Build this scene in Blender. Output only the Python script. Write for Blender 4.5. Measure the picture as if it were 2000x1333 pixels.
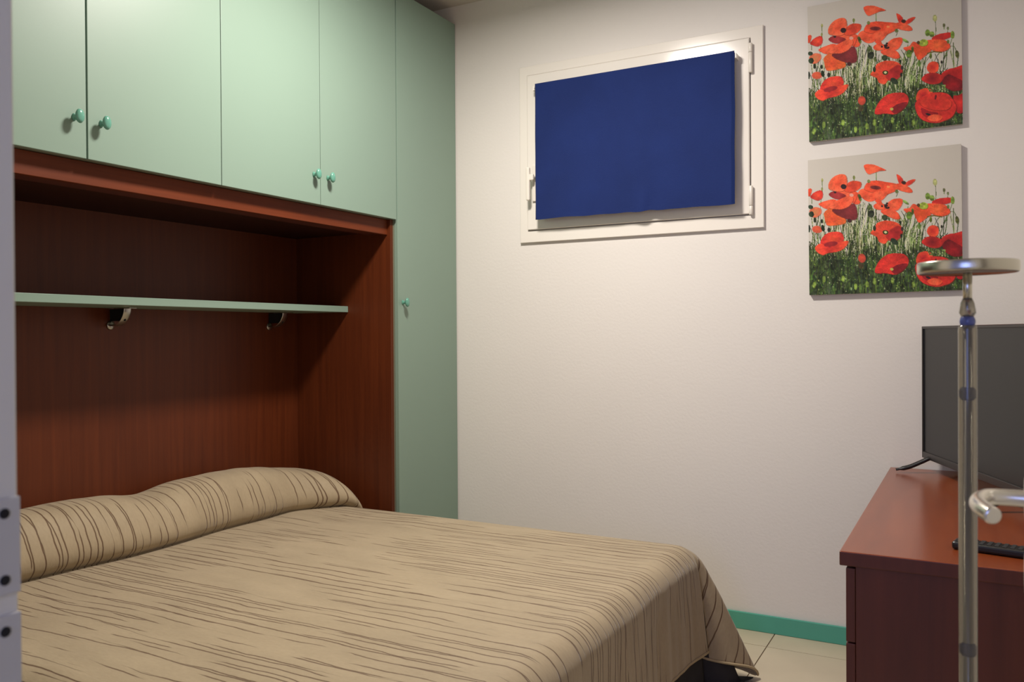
import bpy, bmesh, math, random
import numpy as np
from mathutils import Vector, Matrix, noise

random.seed(7)
for o in list(bpy.data.objects): bpy.data.objects.remove(o)
C = bpy.context.scene.collection
PI = math.pi

# ------------------------------------------------------------------ camera
CZ = 1.1282
A = 2.0545      # wardrobe door fronts at x = -A
B = 3.2435      # window wall at y = B
W = .455        # cabinet module
CEIL = 2.6231
XR = .26        # right wall
YD = .40        # room side of the wall with the doorway
cam = bpy.data.cameras.new('camera'); co = bpy.data.objects.new('camera', cam); C.objects.link(co)
F = Vector((-0.479562, 0.877481, -0.006881)); R = Vector((0.877506, 0.479529, -0.005991)); U = R.cross(F)
M3 = Matrix((R, U, -F)).transposed()
co.matrix_world = Matrix.Translation((0, 0, CZ)) @ M3.to_4x4()
cam.sensor_fit = 'HORIZONTAL'; cam.sensor_width = 36; cam.lens = 1644.74*36/2000
cam.clip_start = .02
cam.dof.use_dof = True; cam.dof.focus_distance = 2.9; cam.dof.aperture_fstop = 7.5
bpy.context.scene.camera = co

# ------------------------------------------------------------------ world, lights, exposure
sc = bpy.context.scene
sc.view_settings.view_transform = 'Standard'; sc.view_settings.look = 'None'
sc.view_settings.gamma = 1; sc.view_settings.use_curve_mapping = False
sc.view_settings.exposure = 0.0
wd = bpy.data.worlds.new('world'); sc.world = wd; wd.use_nodes = True
wd.node_tree.nodes['Background'].inputs[0].default_value = (.6, .7, 1, 1)
wd.node_tree.nodes['Background'].inputs[1].default_value = .02

LAMP = Vector((-1.25, 2.03, 2.565))
def area(name, loc, target, size, power, col, shape='DISK', sy=None):
    l = bpy.data.lights.new(name, 'AREA'); l.shape = shape; l.size = size
    if sy: l.size_y = sy
    l.energy = power; l.color = col
    o = bpy.data.objects.new(name, l); C.objects.link(o); o.location = loc
    o.rotation_euler = (Vector(target)-Vector(loc)).to_track_quat('-Z', 'Y').to_euler()
    return o
area('ceiling_lamp_glow', LAMP, LAMP-Vector((0, 0, 1)), .30, 54, (1, .925, .845))
# bluish daylight from the hall window behind the camera
area('hall_daylight', (-.22, -1.36, 1.45), (-.22, 1, 1.35), .76, 13.0, (.32, .42, 1), 'RECTANGLE', 1.06)

# ------------------------------------------------------------------ materials
def lin(c):
    return tuple(((v/255)/12.92 if v/255 <= .04045 else ((v/255+.055)/1.055)**2.4) for v in c)
def mat(name, rgb, rough=.5, metal=0, spec=.5, var=0, vscale=3, bump=0, bscale=200, **kw):
    m = bpy.data.materials.new(name); m.use_nodes = True; n = m.node_tree.nodes; L = m.node_tree.links
    b = n['Principled BSDF']; c = lin(rgb)
    b.inputs['Base Color'].default_value = (*c, 1); b.inputs['Roughness'].default_value = rough
    b.inputs['Metallic'].default_value = metal; b.inputs['Specular IOR Level'].default_value = spec
    for k, v in kw.items(): b.inputs[k.replace('_', ' ')].default_value = v
    tc = n.new('ShaderNodeTexCoord')
    if var:
        t = n.new('ShaderNodeTexNoise'); t.inputs['Scale'].default_value = vscale; t.inputs['Detail'].default_value = 4
        L.new(tc.outputs['Object'], t.inputs['Vector'])
        r = n.new('ShaderNodeValToRGB'); r.color_ramp.elements[0].position = .3; r.color_ramp.elements[1].position = .7
        r.color_ramp.elements[0].color = (*[v*(1-var) for v in c], 1); r.color_ramp.elements[1].color = (*[min(1, v*(1+var)) for v in c], 1)
        L.new(t.outputs['Fac'], r.inputs['Fac']); L.new(r.outputs['Color'], b.inputs['Base Color'])
    if bump:
        t = n.new('ShaderNodeTexNoise'); t.inputs['Scale'].default_value = bscale; t.inputs['Detail'].default_value = 3
        L.new(tc.outputs['Object'], t.inputs['Vector'])
        u = n.new('ShaderNodeBump'); u.inputs['Strength'].default_value = bump; u.inputs['Distance'].default_value = .002
        L.new(t.outputs['Fac'], u.inputs['Height']); L.new(u.outputs['Normal'], b.inputs['Normal'])
    return m
def wood(name, dark, light, rough, grain=(60, 60, 2.2), spec=.5, coat=0):
    m = bpy.data.materials.new(name); m.use_nodes = True; n = m.node_tree.nodes; L = m.node_tree.links
    b = n['Principled BSDF']; b.inputs['Roughness'].default_value = rough; b.inputs['Specular IOR Level'].default_value = spec
    tc = n.new('ShaderNodeTexCoord'); mp = n.new('ShaderNodeMapping'); mp.inputs['Scale'].default_value = grain
    L.new(tc.outputs['Object'], mp.inputs['Vector'])
    t = n.new('ShaderNodeTexNoise'); t.inputs['Scale'].default_value = 1; t.inputs['Detail'].default_value = 6; t.inputs['Roughness'].default_value = .6
    t.inputs['Distortion'].default_value = .6
    L.new(mp.outputs['Vector'], t.inputs['Vector'])
    t2 = n.new('ShaderNodeTexNoise'); t2.inputs['Scale'].default_value = 2.5; L.new(tc.outputs['Object'], t2.inputs['Vector'])
    mx = n.new('ShaderNodeMath'); mx.operation = 'MULTIPLY_ADD'; mx.inputs[1].default_value = .7; L.new(t.outputs['Fac'], mx.inputs[0])
    m2 = n.new('ShaderNodeMath'); m2.operation = 'MULTIPLY'; m2.inputs[1].default_value = .3; L.new(t2.outputs['Fac'], m2.inputs[0]); L.new(m2.outputs[0], mx.inputs[2])
    r = n.new('ShaderNodeValToRGB'); r.color_ramp.elements[0].position = .34; r.color_ramp.elements[1].position = .66
    r.color_ramp.elements[0].color = (*lin(dark), 1); r.color_ramp.elements[1].color = (*lin(light), 1)
    L.new(mx.outputs[0], r.inputs['Fac']); L.new(r.outputs['Color'], b.inputs['Base Color'])
    u = n.new('ShaderNodeBump'); u.inputs['Strength'].default_value = .08; u.inputs['Distance'].default_value = .001
    L.new(t.outputs['Fac'], u.inputs['Height']); L.new(u.outputs['Normal'], b.inputs['Normal'])
    return m

M_WALL = mat('wall_paint', (226, 221, 216), .85, spec=.2, var=.015, vscale=1.5, bump=.25, bscale=90)
M_CEIL = mat('ceiling_paint', (205, 198, 188), .9, spec=.2, var=.01)
M_SAGE = mat('sage_laminate', (130, 152, 138), .42, spec=.4, var=.012, vscale=2, bump=.03, bscale=300)
M_SAGE_EDGE = mat('sage_edge_band', (130, 152, 138), .4, spec=.4)
M_CARC = mat('grey_carcass_edge', (120, 118, 100), .5)
M_KNOB = mat('green_knob_plastic', (96, 152, 134), .18, spec=.6)
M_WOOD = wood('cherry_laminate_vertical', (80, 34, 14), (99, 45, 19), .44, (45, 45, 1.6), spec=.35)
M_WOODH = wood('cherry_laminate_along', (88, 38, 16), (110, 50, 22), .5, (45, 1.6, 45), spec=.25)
M_WOODU = wood('cherry_underside_painted_shade', (46, 20, 12), (60, 27, 15), .5, (45, 1.6, 45), spec=.25)  # darker cherry copy: shade under the niche top put into the colour
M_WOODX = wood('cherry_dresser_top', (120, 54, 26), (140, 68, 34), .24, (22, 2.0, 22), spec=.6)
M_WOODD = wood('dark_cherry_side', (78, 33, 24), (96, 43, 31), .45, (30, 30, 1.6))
M_TEAL = mat('teal_skirting_paint', (82, 164, 144), .35, var=.05, vscale=8)
M_TILE = mat('beige_floor_tile', (196, 184, 160), .3, var=.06, vscale=5, bump=.05, bscale=60)
M_GROUT = mat('brown_grout', (112, 96, 76), .9)
M_PVC = mat('glossy_white_window_enamel', (232, 226, 218), .13, spec=.55)
M_PVC2 = mat('satin_white_plastic', (228, 222, 212), .3, spec=.5)
M_GLASS = mat('window_glass', (240, 245, 250), .03, Transmission_Weight=1.0, IOR=1.45)
M_SHUT = mat('pale_shutter', (180, 178, 172), .6)
M_JAMB = mat('white_door_frame_paint', (220, 217, 208), .35, var=.01)
M_STEEL = mat('brushed_steel', (180, 178, 172), .3, metal=1)
M_STEELP = mat('painted_steel_plate', (196, 194, 190), .4, metal=.0)
M_HOLE = mat('dark_recess', (18, 17, 20), .8)
M_NICKEL = mat('satin_nickel', (196, 192, 180), .26, metal=1, bump=.04, bscale=120)
M_NICKEL_LT = mat('pale_nickel_lever', (222, 216, 204), .24, metal=.85)
M_BLACK = mat('black_plastic', (20, 20, 21), .4, bump=.1, bscale=300)
M_BEZEL = mat('dark_television_bezel', (34, 31, 30), .35)
M_SCREEN = mat('matte_television_screen', (30, 31, 32), .32, spec=.3)
M_RUBBER = mat('rubber_key', (38, 38, 40), .6)
M_CANVAS = mat('canvas_side', (176, 168, 156), .8, bump=.3, bscale=500)
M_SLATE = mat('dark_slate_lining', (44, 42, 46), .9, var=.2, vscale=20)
M_MATT = mat('mattress_ticking', (180, 172, 156), .9)
M_CLEAR = mat('clear_acrylic', (160, 153, 136), .12, Transmission_Weight=.72, IOR=1.46)
M_BLUEP = mat('translucent_blue_tint', (92, 102, 160), .25, Transmission_Weight=.3, IOR=1.45)  # blue of the ball and spacers set in the base colour
M_SHADE = mat('white_lamp_glass', (240, 236, 228), .3)

# ------------------------------------------------------------------ mesh helpers
def tag(o, label=None, cat=None, group=None, kind=None):
    if label: o['label'] = label
    if cat: o['category'] = cat
    if group: o['group'] = group
    if kind: o['kind'] = kind
    return o
def obj(name, bm, m, parent=None, smooth=False, recalc=True):
    if recalc: bmesh.ops.recalc_face_normals(bm, faces=bm.faces)
    me = bpy.data.meshes.new(name); bm.to_mesh(me); bm.free()
    if smooth:
        for p in me.polygons: p.use_smooth = True
    for x in (m if isinstance(m, (list, tuple)) else [m]): me.materials.append(x)
    o = bpy.data.objects.new(name, me); C.objects.link(o)
    if parent: o.parent = parent; o.matrix_parent_inverse = parent.matrix_world.inverted()
    return o
def empty(name, loc, label, cat, group=None, rz=0):
    o = bpy.data.objects.new(name, None); C.objects.link(o); o.empty_display_size = .1
    o.matrix_world = Matrix.Translation(loc) @ Matrix.Rotation(rz, 4, 'Z')
    o.location = loc; o.rotation_euler = (0, 0, rz)
    return tag(o, label, cat, group)
def box(bm, x0, x1, y0, y1, z0, z1, bev=0, seg=2, mi=0):
    t = bmesh.new(); bmesh.ops.create_cube(t, size=1)
    for v in t.verts: v.co = Vector(((x0+x1)/2+v.co.x*(x1-x0), (y0+y1)/2+v.co.y*(y1-y0), (z0+z1)/2+v.co.z*(z1-z0)))
    if bev: bmesh.ops.bevel(t, geom=list(t.edges), offset=bev, segments=seg, profile=.5, affect='EDGES')
    merge(bm, t, mi); return bm
def merge(bm, t, mi=0, M=None):
    mp = {}
    for v in t.verts: mp[v] = bm.verts.new(M @ v.co if M else v.co)
    for f in t.faces:
        try:
            g = bm.faces.new([mp[v] for v in f.verts]); g.material_index = mi; g.smooth = f.smooth
        except ValueError: pass
    t.free()
def bx(*a, **k): return box(bmesh.new(), *a, **k)
def lathe(prof, seg=32, M=None, bm=None):
    """profile [(r, h)] turned about local z, placed by M"""
    bm = bm or bmesh.new(); t = bmesh.new(); rings = []
    for r, h in prof:
        if r < 1e-6: rings.append([t.verts.new((0, 0, h))])
        else: rings.append([t.verts.new((r*math.cos(2*PI*k/seg), r*math.sin(2*PI*k/seg), h)) for k in range(seg)])
    for a, b in zip(rings, rings[1:]):
        for k in range(seg):
            k2 = (k+1) % seg
            if len(a) == 1 and len(b) == 1: continue
            if len(a) == 1: t.faces.new((a[0], b[k], b[k2]))
            elif len(b) == 1: t.faces.new((a[k], b[0], a[k2]))
            else: t.faces.new((a[k], b[k], b[k2], a[k2]))
    for f in t.faces: f.smooth = True
    merge(bm, t, 0, M); return bm
def tube(pts, rad, seg=16, bm=None, caps=True, flat=1.0):
    """tube through pts, rad a number or list; flat squashes along the second frame axis"""
    bm = bm or bmesh.new(); pts = [Vector(p) for p in pts]; n = len(pts)
    rad = [rad]*n if isinstance(rad, (int, float)) else rad
    T = [(pts[min(i+1, n-1)]-pts[max(i-1, 0)]).normalized() for i in range(n)]
    up = Vector((0, 0, 1)) if abs(T[0].z) < .9 else Vector((1, 0, 0))
    N = (up-T[0]*up.dot(T[0])).normalized(); rings = []
    for i in range(n):
        N = (N-T[i]*N.dot(T[i])).normalized(); Bn = T[i].cross(N)
        rings.append([bm.verts.new(pts[i]+(N*math.cos(2*PI*k/seg)*flat+Bn*math.sin(2*PI*k/seg))*rad[i]) for k in range(seg)])
    for a, b in zip(rings, rings[1:]):
        for k in range(seg):
            f = bm.faces.new((a[k], a[(k+1) % seg], b[(k+1) % seg], b[k])); f.smooth = True
    if caps:
        bm.faces.new(rings[0][::-1]); bm.faces.new(rings[-1])
    return bm
def catmull(P, n=8, closed=False):
    P = [Vector(p) for p in P]; out = []; m = len(P)
    rng = range(m if closed else m-1)
    for i in rng:
        g = (lambda k: P[k % m]) if closed else (lambda k: P[max(0, min(m-1, k))])
        a, b, c, d = g(i-1), g(i), g(i+1), g(i+2)
        for k in range(n):
            t = k/n; out.append(.5*((2*b)+(c-a)*t+(2*a-5*b+4*c-d)*t*t+(3*b-3*c+d-a)*t**3))
    if not closed: out.append(P[-1])
    return out
def struct(name, bm, m, parent=None, **k):
    o = obj(name, bm, m, parent, **k)
    if not parent: o['kind'] = 'structure'
    return o

# ================================================================== the room
X0 = -2.66
WX0, WX1, WZ0, WZ1 = -1.676, -.730, 1.585, 2.240   # opening in the window wall
bm = bmesh.new(); T = .16
box(bm, X0, WX0, B, B+T, 0, CEIL); box(bm, WX1, XR, B, B+T, 0, CEIL)
box(bm, WX0, WX1, B, B+T, 0, WZ0); box(bm, WX0, WX1, B, B+T, WZ1, CEIL)
struct('wall_back', bm, M_WALL)
struct('wall_left', bx(X0-.12, X0, YD-.12, B, 0, CEIL), M_WALL)
struct('wall_right', bx(XR, XR+.12, -1.5, B, 0, CEIL), M_WALL)
DX0, DX1, DH = -.700, .100, 2.06      # doorway
bm = bmesh.new()
box(bm, X0, DX0, YD-.12, YD-.012, 0, CEIL); box(bm, DX1+.02, XR, YD-.12, YD-.012, 0, CEIL); box(bm, DX0, DX1+.02, YD-.12, YD-.012, DH, CEIL)
struct('wall_front', bm, M_WALL)
struct('ceiling', bx(X0-.12, XR+.12, -1.62, B+T, CEIL, CEIL+.08), M_CEIL)
# hall behind the camera
struct('wall_hall_left', bx(-1.3, -1.2, -1.5, YD-.12, 0, CEIL), M_WALL)
bm = bmesh.new()
box(bm, -1.3, -.62, -1.5, -1.4, 0, CEIL); box(bm, .18, XR, -1.5, -1.4, 0, CEIL)
box(bm, -.62, .18, -1.5, -1.4, 0, .9); box(bm, -.62, .18, -1.5, -1.4, 2.0, CEIL)
struct('wall_hall_rear', bm, M_WALL)
w2 = struct('window_2', bx(-.62, .18, -1.47, -1.46, .9, 2.0), M_GLASS)
bm = bmesh.new()
box(bm, -.62, -.58, -1.48, -1.42, .9, 2.0); box(bm, .14, .18, -1.48, -1.42, .9, 2.0); box(bm, -.58, .14, -1.48, -1.42, .9, .94); box(bm, -.58, .14, -1.48, -1.42, 1.96, 2.0)
obj('window_frame', bm, M_PVC2, w2)

# floor: grout bed with every tile a piece of its own
fl = struct('floor', bx(X0-.12, XR+.12, -1.62, B+T, -.06, -.003), M_GROUT)
TS = .33; g = .0018; XJ, YJ = -.652, 3.091
tile_mesh = None
def tile(x0, x1, y0, y1):
    global tile_mesh
    full = abs(x1-x0-TS) < 1e-6 and abs(y1-y0-TS) < 1e-6
    if full and tile_mesh:
        o = bpy.data.objects.new('tile', tile_mesh); C.objects.link(o)
    else:
        hx, hy = (x1-x0)/2-g, (y1-y0)/2-g
        if hx < .004 or hy < .004: return
        b_ = bmesh.new(); v = []
        for (ax, ay, z) in ((1, 1, -.0008), ):
            pass
        top = [b_.verts.new((sx*(hx-.0002), sy*(hy-.0002), 0)) for sx, sy in ((-1, -1), (1, -1), (1, 1), (-1, 1))]
        mid = [b_.verts.new((sx*hx, sy*hy, -.0004)) for sx, sy in ((-1, -1), (1, -1), (1, 1), (-1, 1))]
        low = [b_.verts.new((sx*hx, sy*hy, -.004)) for sx, sy in ((-1, -1), (1, -1), (1, 1), (-1, 1))]
        b_.faces.new(top)
        for k in range(4):
            j = (k+1) % 4; b_.faces.new((mid[k], mid[j], top[j], top[k])); b_.faces.new((low[k], low[j], mid[j], mid[k]))
        o = obj('tile', b_, M_TILE)
        if full: tile_mesh = o.data
    o.location = ((x0+x1)/2, (y0+y1)/2, 0); o.parent = fl
def cuts(lo, hi, j):
    c = j-math.floor((j-lo)/TS)*TS; r = [lo]
    if c > lo+1e-4: r.append(c)
    while c+TS < hi-1e-4: c += TS; r.append(c)
    r.append(hi); return r
cxs = cuts(X0, XR, XJ); cys = cuts(YD-.12, B, YJ)
for i in range(len(cxs)-1):
    for j in range(len(cys)-1): tile(cxs[i], cxs[i+1], cys[j], cys[j+1])
struct('trim_1', bx(-1.2, XR, -1.4, YD-.12, -.004, -.0005), M_TILE)   # hall floor finish

# skirting
def skirt(name, x0, x1, y0, y1):
    struct(name, bx(x0, x1, y0, y1, 0, .0655, bev=.0025), M_TEAL)
skirt('baseboard_back', -A+.005, XR-.001, B-.011, B)
skirt('baseboard_right', XR-.011, XR, YD+.02, B-.012)
skirt('baseboard_front', X0+.62, DX0-.075, YD-.012, YD-.001)

# door frame (jamb at the left edge of the photograph)
JX = -.6760
fr = empty('door_1', (JX, YD, 0), None, None); fr['kind'] = 'structure'; 
bm = bmesh.new(); box(bm, DX0-.002, JX, YD-.135, YD+.004, 0, DH, bev=.002)
obj('jamb', bm, M_JAMB, fr)
bm = bmesh.new(); box(bm, DX1-.002, DX1+.022, YD-.135, YD+.004, 0, DH, bev=.002)
obj('jamb', bm, M_JAMB, fr)
bm = bmesh.new(); box(bm, DX0-.002, DX1+.022, YD-.135, YD+.004, DH, DH+.03, bev=.002)
obj('head_jamb', bm, M_JAMB, fr)
bm = bmesh.new(); box(bm, DX0-.07, DX0+.004, YD-.011, YD+.003, 0, DH+.09, bev=.003); obj('architrave', bm, M_JAMB, fr)
for k, (z0, z1) in enumerate(((.924, 1.001), (.800, .908))):
    p = obj('strike_plate', bx(JX-.001, JX+.0026, YD-.034, YD+.0045, z0, z1, bev=.0008), M_STEELP, fr)
    for zz in ((z1-.012, z0+.012) if k == 0 else (z1-.013, z0+.02)):
        s = obj('screw', lathe([(0, 0), (.0042, 0), (.0042, .0006), (.0028, .0009), (0, .0002)], 16, Matrix.Translation((JX+.0025, YD-.0085, zz)) @ Matrix.Rotation(PI/2, 4, 'Y')), M_HOLE, p)
    
# open door at the right edge: slab, rosette, curled lever
DFX = .058
dr = struct('door_2', bx(DFX, DFX+.038, YD+.01, 1.095, .008, DH-.006, bev=.002), M_JAMB)
ros = obj('rosette', lathe([(0, 0), (.026, 0), (.026, .006), (.023, .009), (0, .009)], 32, Matrix.Translation((DFX, 1.045, .951)) @ Matrix.Rotation(-PI/2, 4, 'Y')), M_PVC2, dr)
ros2 = obj('rosette', lathe([(0, 0), (.026, 0), (.026, .006), (.023, .009), (0, .009)], 32, Matrix.Translation((DFX, 1.045, .870)) @ Matrix.Rotation(-PI/2, 4, 'Y')), M_PVC2, dr)
P = catmull([(DFX-.006, 1.045, .951), (.030, 1.044, .951), (.014, 1.038, .951), (.007, 1.022, .950), (.0055, 1.003, .9490), (.010, .982, .9475), (.0175, .964, .9455)], 8)
n = len(P); rr = [.0088]*n
lv = obj('handle', tube(P+[P[-1]+(P[-1]-P[-2]).normalized()*.002], rr+[.0066], 24), M_NICKEL_LT, dr); tag(lv, 'pale nickel curled lever handle')
for hz in (.25, 1.75):
    obj('hinge', lathe([(0, 0), (.008, 0), (.008, .09), (0, .09)], 16, Matrix.Translation((DFX+.045, YD+.008, hz))), M_STEEL, dr)

# ------------------------------------------------------------------ small high window
w1 = empty('window_1', ((WX0+WX1)/2, B, WZ0), None, None); w1['kind'] = 'structure'
FX0, FX1, FZ0, FZ1 = -1.7212, -.685, 1.5273, 2.2877
SX0, SX1, SZ0, SZ1 = -1.681, -.7345, 1.580, 2.2445
def frame(bm, x0, x1, z0, z1, ix0, ix1, iz0, iz1, yf, yb, ch=.003):
    """mitred picture frame with a chamfered front edge: front plane at yf, back at yb"""
    def ring(a0, a1, c0, c1, y): return [bm.verts.new(p) for p in ((a0, y, c0), (a1, y, c0), (a1, y, c1), (a0, y, c1))]
    rs = [ring(x0, x1, z0, z1, yb), ring(x0, x1, z0, z1, yf+ch), ring(x0+ch, x1-ch, z0+ch, z1-ch, yf),
          ring(ix0-ch, ix1+ch, iz0-ch, iz1+ch, yf), ring(ix0, ix1, iz0, iz1, yf+ch), ring(ix0, ix1, iz0, iz1, yb)]
    rs.append(rs[0])
    for a, b_ in zip(rs, rs[1:]):
        for k in range(4): bm.faces.new((a[k], a[(k+1) % 4], b_[(k+1) % 4], b_[k]))
    return bm
bm = frame(bmesh.new(), FX0, FX1, FZ0, FZ1, SX0-.0022, SX1+.0022, SZ0-.0022, SZ1+.0022, B-.014, B, .0022)
frame(bm, WX0, WX1, WZ0, WZ1, WX0+.02, WX1-.02, WZ0+.02, WZ1-.02, B+.001, B+.07)
obj('frame', bm, M_PVC, w1)
SY = B-.0235     # sash front
bm = frame(bmesh.new(), SX0+.0005, SX1-.0005, SZ0+.0005, SZ1-.0005, SX0+.075, SX1-.075, SZ0+.075, SZ1-.075, SY, B-.004, .003)
frame(bm, WX0+.023, WX1-.023, WZ0+.023, WZ1-.023, SX0+.08, SX1-.08, SZ0+.08, SZ1-.08, B-.004, B+.05)
sash = obj('sash', bm, M_PVC, w1)
obj('pane', bx(SX0+.07, SX1-.07, B+.012, B+.018, SZ0+.07, SZ1-.07), M_GLASS, sash)
obj('shutter', bx(WX0+.001, WX1-.001, B+.10, B+.13, WZ0+.001, WZ1-.001), M_SHUT, w1)
for (z0, z1) in ((2.112, 2.222), (1.577, 1.686)):
    zm = z0+.034 if z0 < 1.7 else z1-.034
    hh = None
    for (a0, a1) in ((z0, zm-.0008), (zm+.0008, z1)):
        b_ = lathe([(0, a0), (.0064, a0), (.0074, a0+.0012), (.0074, a1-.0012), (.0064, a1), (0, a1)], 20, Matrix.Translation((SX1+.0045, SY-.0015, 0)))
        hh = obj('hinge', b_, M_PVC2, w1)
# handle left of the cloth
bm = bmesh.new(); box(bm, -1.652, -1.622, SY-.010, SY, 1.700, 1.855, bev=.003)
hd = obj('handle', bm, M_PVC2, w1)
hb = -1.650
bm = tube(catmull([(-1.637, SY-.008, 1.80), (-1.637, SY-.030, 1.80), (-1.640, SY-.036, 1.80)], 6), .008, 16)
box(bm, -1.664, -1.647, SY-.048, SY-.030, 1.700, 1.842, bev=.005)
box(bm, -1.660, -1.630, SY-.045, SY-.030, 1.785, 1.812, bev=.004)
obj('grip', bm, M_PVC2, hd)

# ================================================================== fitted bridge wardrobe
YC = B-W-.002
ZB, ZT = 1.6019, 2.540
DEP = .5235
XB = -A-DEP           # niche back plane
XF = -A-.019          # carcass front
knob_prof = [(0, 0), (.0085, 0), (.0078, .003), (.0052, .007), (.0048, .013), (.0085, .0175), (.0135, .0205), (.0155, .0245), (.0140, .0285), (.0090, .0310), (0, .0320)]
def knob(parent, y, z):
    Mx = Matrix.Translation((-A-.0003, y, z)) @ Matrix.Rotation(PI/2, 4, 'Y') @ Matrix.Diagonal((1.22, .78, 1, 1))
    return obj('knob', lathe(knob_prof, 28, Mx), M_KNOB, parent, recalc=True)
def doorleaf(parent, y0, y1, z0, z1, ky, kz, gl=.0012, gr=.0012):
    d = obj('door', bx(-A-.018, -A, y0+gl, y1-gr, z0, z1, bev=.0012), [M_SAGE], parent)
    k = knob(d, ky, kz); return d
def overhead(y0, ym, y1, label, gm):
    t = empty('overhead_cabinet', (XB, (y0+y1)/2, ZB), label, 'cabinet', 'overhead cabinets above the bed niche')
    bm = bmesh.new()
    box(bm, X0+.012, XF, y0+.0005, y0+.018, ZB+.001, ZT-.003); box(bm, X0+.012, XF, y1-.018, y1-.0005, ZB+.001, ZT-.003)
    box(bm, X0+.012, XF, y0+.018, y1-.018, ZB+.001, ZB+.019); box(bm, X0+.012, XF, y0+.018, y1-.018, ZT-.021, ZT-.003)
    box(bm, X0+.004, X0+.012, y0+.0005, y1-.0005, ZB+.001, ZT-.003)
    obj('carcass', bm, M_CARC, t)
    doorleaf(t, y0, ym, ZB, ZT-.001, ym-gm[0], 1.7045, gr=gm[2])
    doorleaf(t, ym, y1, ZB, ZT-.001, ym+gm[1], 1.7035, gl=gm[2])
    return t
YS = [YC-k*W for k in range(5)]     # 2.786, 2.331, 1.876, 1.421, .966
overhead(YS[4], YS[3], YS[2], 'sage green overhead cabinet nearest the door frame, two doors with a dark gap between', (.037, .041, .0024))
overhead(YS[2], YS[1], YS[0], 'sage green overhead cabinet beside the tall wardrobe door, two close-set doors', (.036, .038, .0013))
def tall(y0, y1, label, ky):
    t = empty('tall_wardrobe', (XB, (y0+y1)/2, 0), label, 'wardrobe')
    bm = bmesh.new()
    box(bm, X0+.012, XF, y0+.001, y0+.018, .001, ZT-.003); box(bm, X0+.012, XF, y1-.018, y1-.001, .001, ZT-.003)
    box(bm, X0+.012, XF, y0+.018, y1-.018, ZT-.021, ZT-.003); box(bm, X0+.012, XF, y0+.018, y1-.018, .06, .078)
    box(bm, X0+.004, X0+.012, y0+.001, y1-.001, .001, ZT-.003); box(bm, XF-.03, XF-.012, y0+.018, y1-.018, .001, .06)
    obj('carcass', bm, M_CARC, t)
    doorleaf(t, y0, y1-.004, .07, ZT-.001, ky, 1.2655, gl=.0065)
    return t
tall(YC, B-.001, 'tall narrow sage green wardrobe column in the corner beside the window wall', YC+.037)
tall(YS[4]-W, YS[4], 'tall sage green wardrobe column at the near end, hidden by the door frame', YS[4]-.04)

# cherry-coloured niche under the overhead cabinets
ni = empty('bed_niche', (XB, (YS[0]+YS[4])/2, 0), 'dark cherry wood panelled niche around the head of the bed', 'panelling')
obj('back_panel', bx(XB-.016, XB, YS[4]+.018, YS[0]-.018, .001, ZB-.045), M_WOOD, ni)
obj('side_panel', bx(X0+.02, XF-.001, YS[0]-.018, YS[0]-.0003, .001, ZB-.0005), M_WOOD, ni)
obj('side_panel', bx(X0+.02, XF-.001, YS[4]+.0003, YS[4]+.018, .001, ZB-.0005), M_WOOD, ni)
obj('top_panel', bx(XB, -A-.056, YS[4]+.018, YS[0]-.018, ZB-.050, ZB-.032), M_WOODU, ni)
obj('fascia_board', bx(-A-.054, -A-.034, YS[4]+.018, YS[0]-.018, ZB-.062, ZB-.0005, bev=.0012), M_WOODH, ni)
obj('batten', bx(-A-.135, -A-.055, YS[4]+.018, YS[0]-.018, ZB-.0575, ZB-.0505, bev=.001), M_WOODD, ni)

# green shelf with steel bracket
SHX = -A-.240
sh = empty('niche_shelf', (XB, 2.0, 1.253), 'thin sage green shelf on steel brackets inside the wooden niche', 'shelf')
obj('shelf_board', bx(XB, SHX, YS[4]+.018, YS[0]-.0185, 1.2285, 1.2535, bev=.0012), M_SAGE_EDGE, sh)
for yb in (1.862, 2.600):
    # wide curved steel strip from a rounded foot on the panel up to the underside of the shelf
    br = obj('bracket', tube(catmull([(XB+.004, yb, 1.172), (XB+.022, yb, 1.168), (XB+.050, yb, 1.172), (XB+.074, yb, 1.188), (XB+.088, yb, 1.210), (XB+.091, yb, 1.2280)], 8), .0145, 20, flat=.16), M_STEEL, sh)
    obj('pad', bx(XB+.040, XB+.120, yb-.0145, yb+.0145, 1.2250, 1.2284, bev=.001), M_STEEL, br)
    obj('foot_plate', lathe([(0, 0), (.015, 0), (.015, .003), (.013, .0055), (0, .006)], 28, Matrix.Translation((XB+.0005, yb, 1.170)) @ Matrix.Rotation(PI/2, 4, 'Y')), M_STEEL, br)
    obj('dark_infill', bx(XB+.002, XB+.080, yb-.003, yb+.003, 1.184, 1.2250, bev=.002), M_HOLE, br)  # near-black plate standing in for the dark hollow inside the curved strip

# ================================================================== the bed
bd = empty('bed', (-1.7, 1.9, 0), 'double bed under the brown striped cover, its dark base near the floor', 'bed')
obj('mattress', bx(XB+.01, -.885, 1.07, 2.63, .24, .415, bev=.04, seg=4), M_MATT, bd, smooth=True)
obj('bed_base', bx(XB+.005, -.885, 1.08, 2.62, .12, .24, bev=.006), M_SLATE, bd)
for x in (-2.4, -.98):
    for y in (1.2, 2.52):
        obj('leg', lathe([(0, 0), (.022, 0), (.026, .06), (.03, .12), (0, .12)], 20, Matrix.Translation((x, y, 0))), M_SLATE, bd)

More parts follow.
